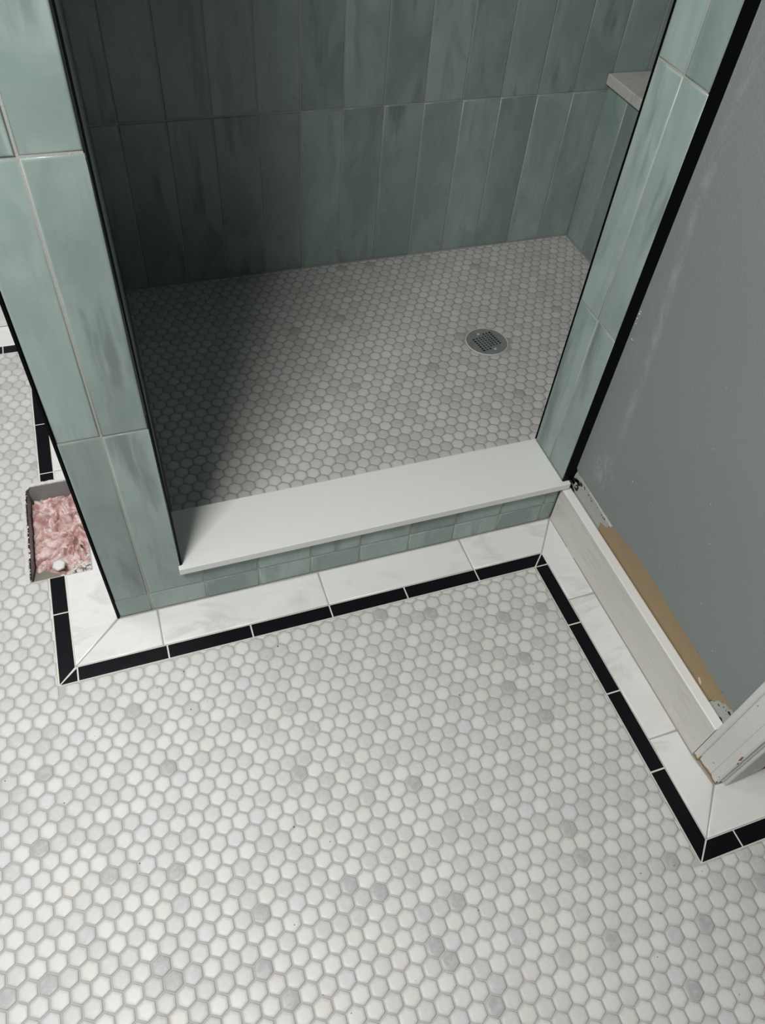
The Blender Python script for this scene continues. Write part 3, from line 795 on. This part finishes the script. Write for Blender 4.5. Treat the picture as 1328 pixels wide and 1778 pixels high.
# drab flap and mortar rubble along the near side
bm = bmesh.new()
q = [(-.036, .257, -.010), (.022, .257, -.006), (.012, .275, -.018), (-.020, .305, -.032), (-.036, .318, -.040)]
top = [bm.verts.new(p) for p in q]; bot = [bm.verts.new((a, b, c-.002)) for a, b, c in q]
bm.faces.new(top); bm.faces.new(bot[::-1])
for i in range(len(q)): bm.faces.new((bot[i], bot[(i+1) % 5], top[(i+1) % 5], top[i]))
fl = link('sheet_flap', finish(bm, 'sheet_flap'), M['flap'], floor); fl['label'] = 'drab bent metal flap at the near corner of the opening'
rr = random.Random(21)
pts = [(rr.uniform(.020, .079), 0, 0, rr.uniform(.0018, .0055)) for _ in range(70)]
pts = [(x, .2575 + rr.random()**1.2*(.006+.045*(x-.015)/.065), -.010-rr.random()*.010, r) for x, _, _, r in pts]
lumps('mortar_rubble', pts, M['crumb'], floor, 3)
pts = []
for k in range(110):
    s = k/110; pts.append((HX0-.001+rr.uniform(-.003, .002), HY0+(HY1-HY0)*s, -.0022+rr.uniform(-.002, .001), rr.uniform(.0012, .0032)))
for k in range(60):
    pts.append((HX0+.004+(HX1-HX0-.008)*k/60, HY1+.002+rr.uniform(-.003, .004), -.0015+rr.uniform(-.0015, .0015), rr.uniform(.0014, .0036)))
lumps('mortar_crumbs', pts, simple('white_thinset_crumbs', (0.68, 0.66, 0.62), 0.85, 0, 120, 0.3, 0.12), floor, 9)
LF = ((0, 0, -.0025), (1, 0, 0), (0, 1, 0), (0, 0, 1))
plate('mortar_lip', ragged([(HX0-.0070, HY0-.004), (HX0-.0008, HY0-.004), (HX0+.0003, HY1-.016), (HX0-.0070, HY1-.010)], .005, .0012, 4), LF, .0025, M['crumb'], floor)
plate('mortar_lip', ragged([(HX0-.0075, HY1-.011), (HX0+.0003, HY1-.017), (HX0+.011, HY1-.002), (HX0+.002, HY1+.008), (HX0-.006, HY1+.004)], .005, .0012, 6), LF, .0024, M['crumb'], floor)
plate('mortar_lip', ragged([(HX0+.009, HY1-.003), (HX1, HY1-.001), (HX1, HY1+.006), (HX0+.001, HY1+.007)], .004, .0014, 7), LF, .0026, M['crumb'], floor)
lt = bpy.data.meshes.new('loose_hex_tile'); bm = bmesh.new(); cl = bm.loops.layers.float_color.new('tint')
hex_rings(bm, cl, [(.0142*math.cos(math.radians(60*i)), .0142*math.sin(math.radians(60*i))) for i in range(6)], 0, 0, 0, (.66, .66, .655))
bm.to_mesh(lt); bm.free(); lt.materials.append(M['hex'])
lo = link('loose_hex_tile', lt); lo.location = (.0150, .2960, -.0130); lo.rotation_euler = (.12, -.08, .25)
thing(lo, 'single loose white hexagon tile lying on the pink insulation', 'tile')
bm = bmesh.new(); bmesh.ops.create_icosphere(bm, subdivisions=2, radius=.006)
for v in bm.verts: v.co = Vector((v.co.x*.42, v.co.y*1.1, v.co.z*.4)) + Vector((0, 0, .0006*math.sin(v.co.y*900)))
ck = link('debris_bit', finish(bm, 'debris_bit', True), simple('dark_brown_bit', (.05, .035, .015), .6)); ck.location = (.064, .338, -.020); ck.rotation_euler = (0, .3, .35)
thing(ck, 'small dark brown oval bit of debris on the pink insulation', 'debris')

# scattered grit on the tiled floor
rr = random.Random(2); pts = []
for _ in range(60):
    pts.append((rr.uniform(-.2, 1.0), rr.uniform(-.85, -.02), .0007, rr.uniform(.0005, .0012)))
g1 = lumps('grit_crumbs', pts, simple('dark_grit', (.10, .07, .05), .8), floor, 6)

# ------------------------------------------------------------------ rest of the room, outside the frame
struct(boxes('wall_rear', [((FX0, FY0-.1, 0), (FX1, FY0, 2.4))], M['paint_plain']))
struct(boxes('wall_side', [((FX0-.1, FY0, 0), (FX0, FY1, 2.4))], M['paint_plain']))
struct(boxes('wall_alcove', [((FX0, 1.165, 0), (CX1-.01, 1.25, 2.4))], M['paint_plain']))
struct(boxes('baseboard_alcove', [((FX0, 1.144, 0), (CX0-.002, 1.165, .1085))], M['marble']))
struct(boxes('wall_hall', [((FX1, FY0, 0), (FX1+.1, -.5, 2.4))], M['paint_plain']))
struct(boxes('ceiling', [((FX0-.1, FY0-.1, 2.4), (FX1+.1, FY1, 2.45))], M['ceiling']))
struct(boxes('wall_header', [((CX1-.01, YF+.002, 2.0), (XR+.02, YF+DEP-.004, 2.4))], M['grout_wall']))
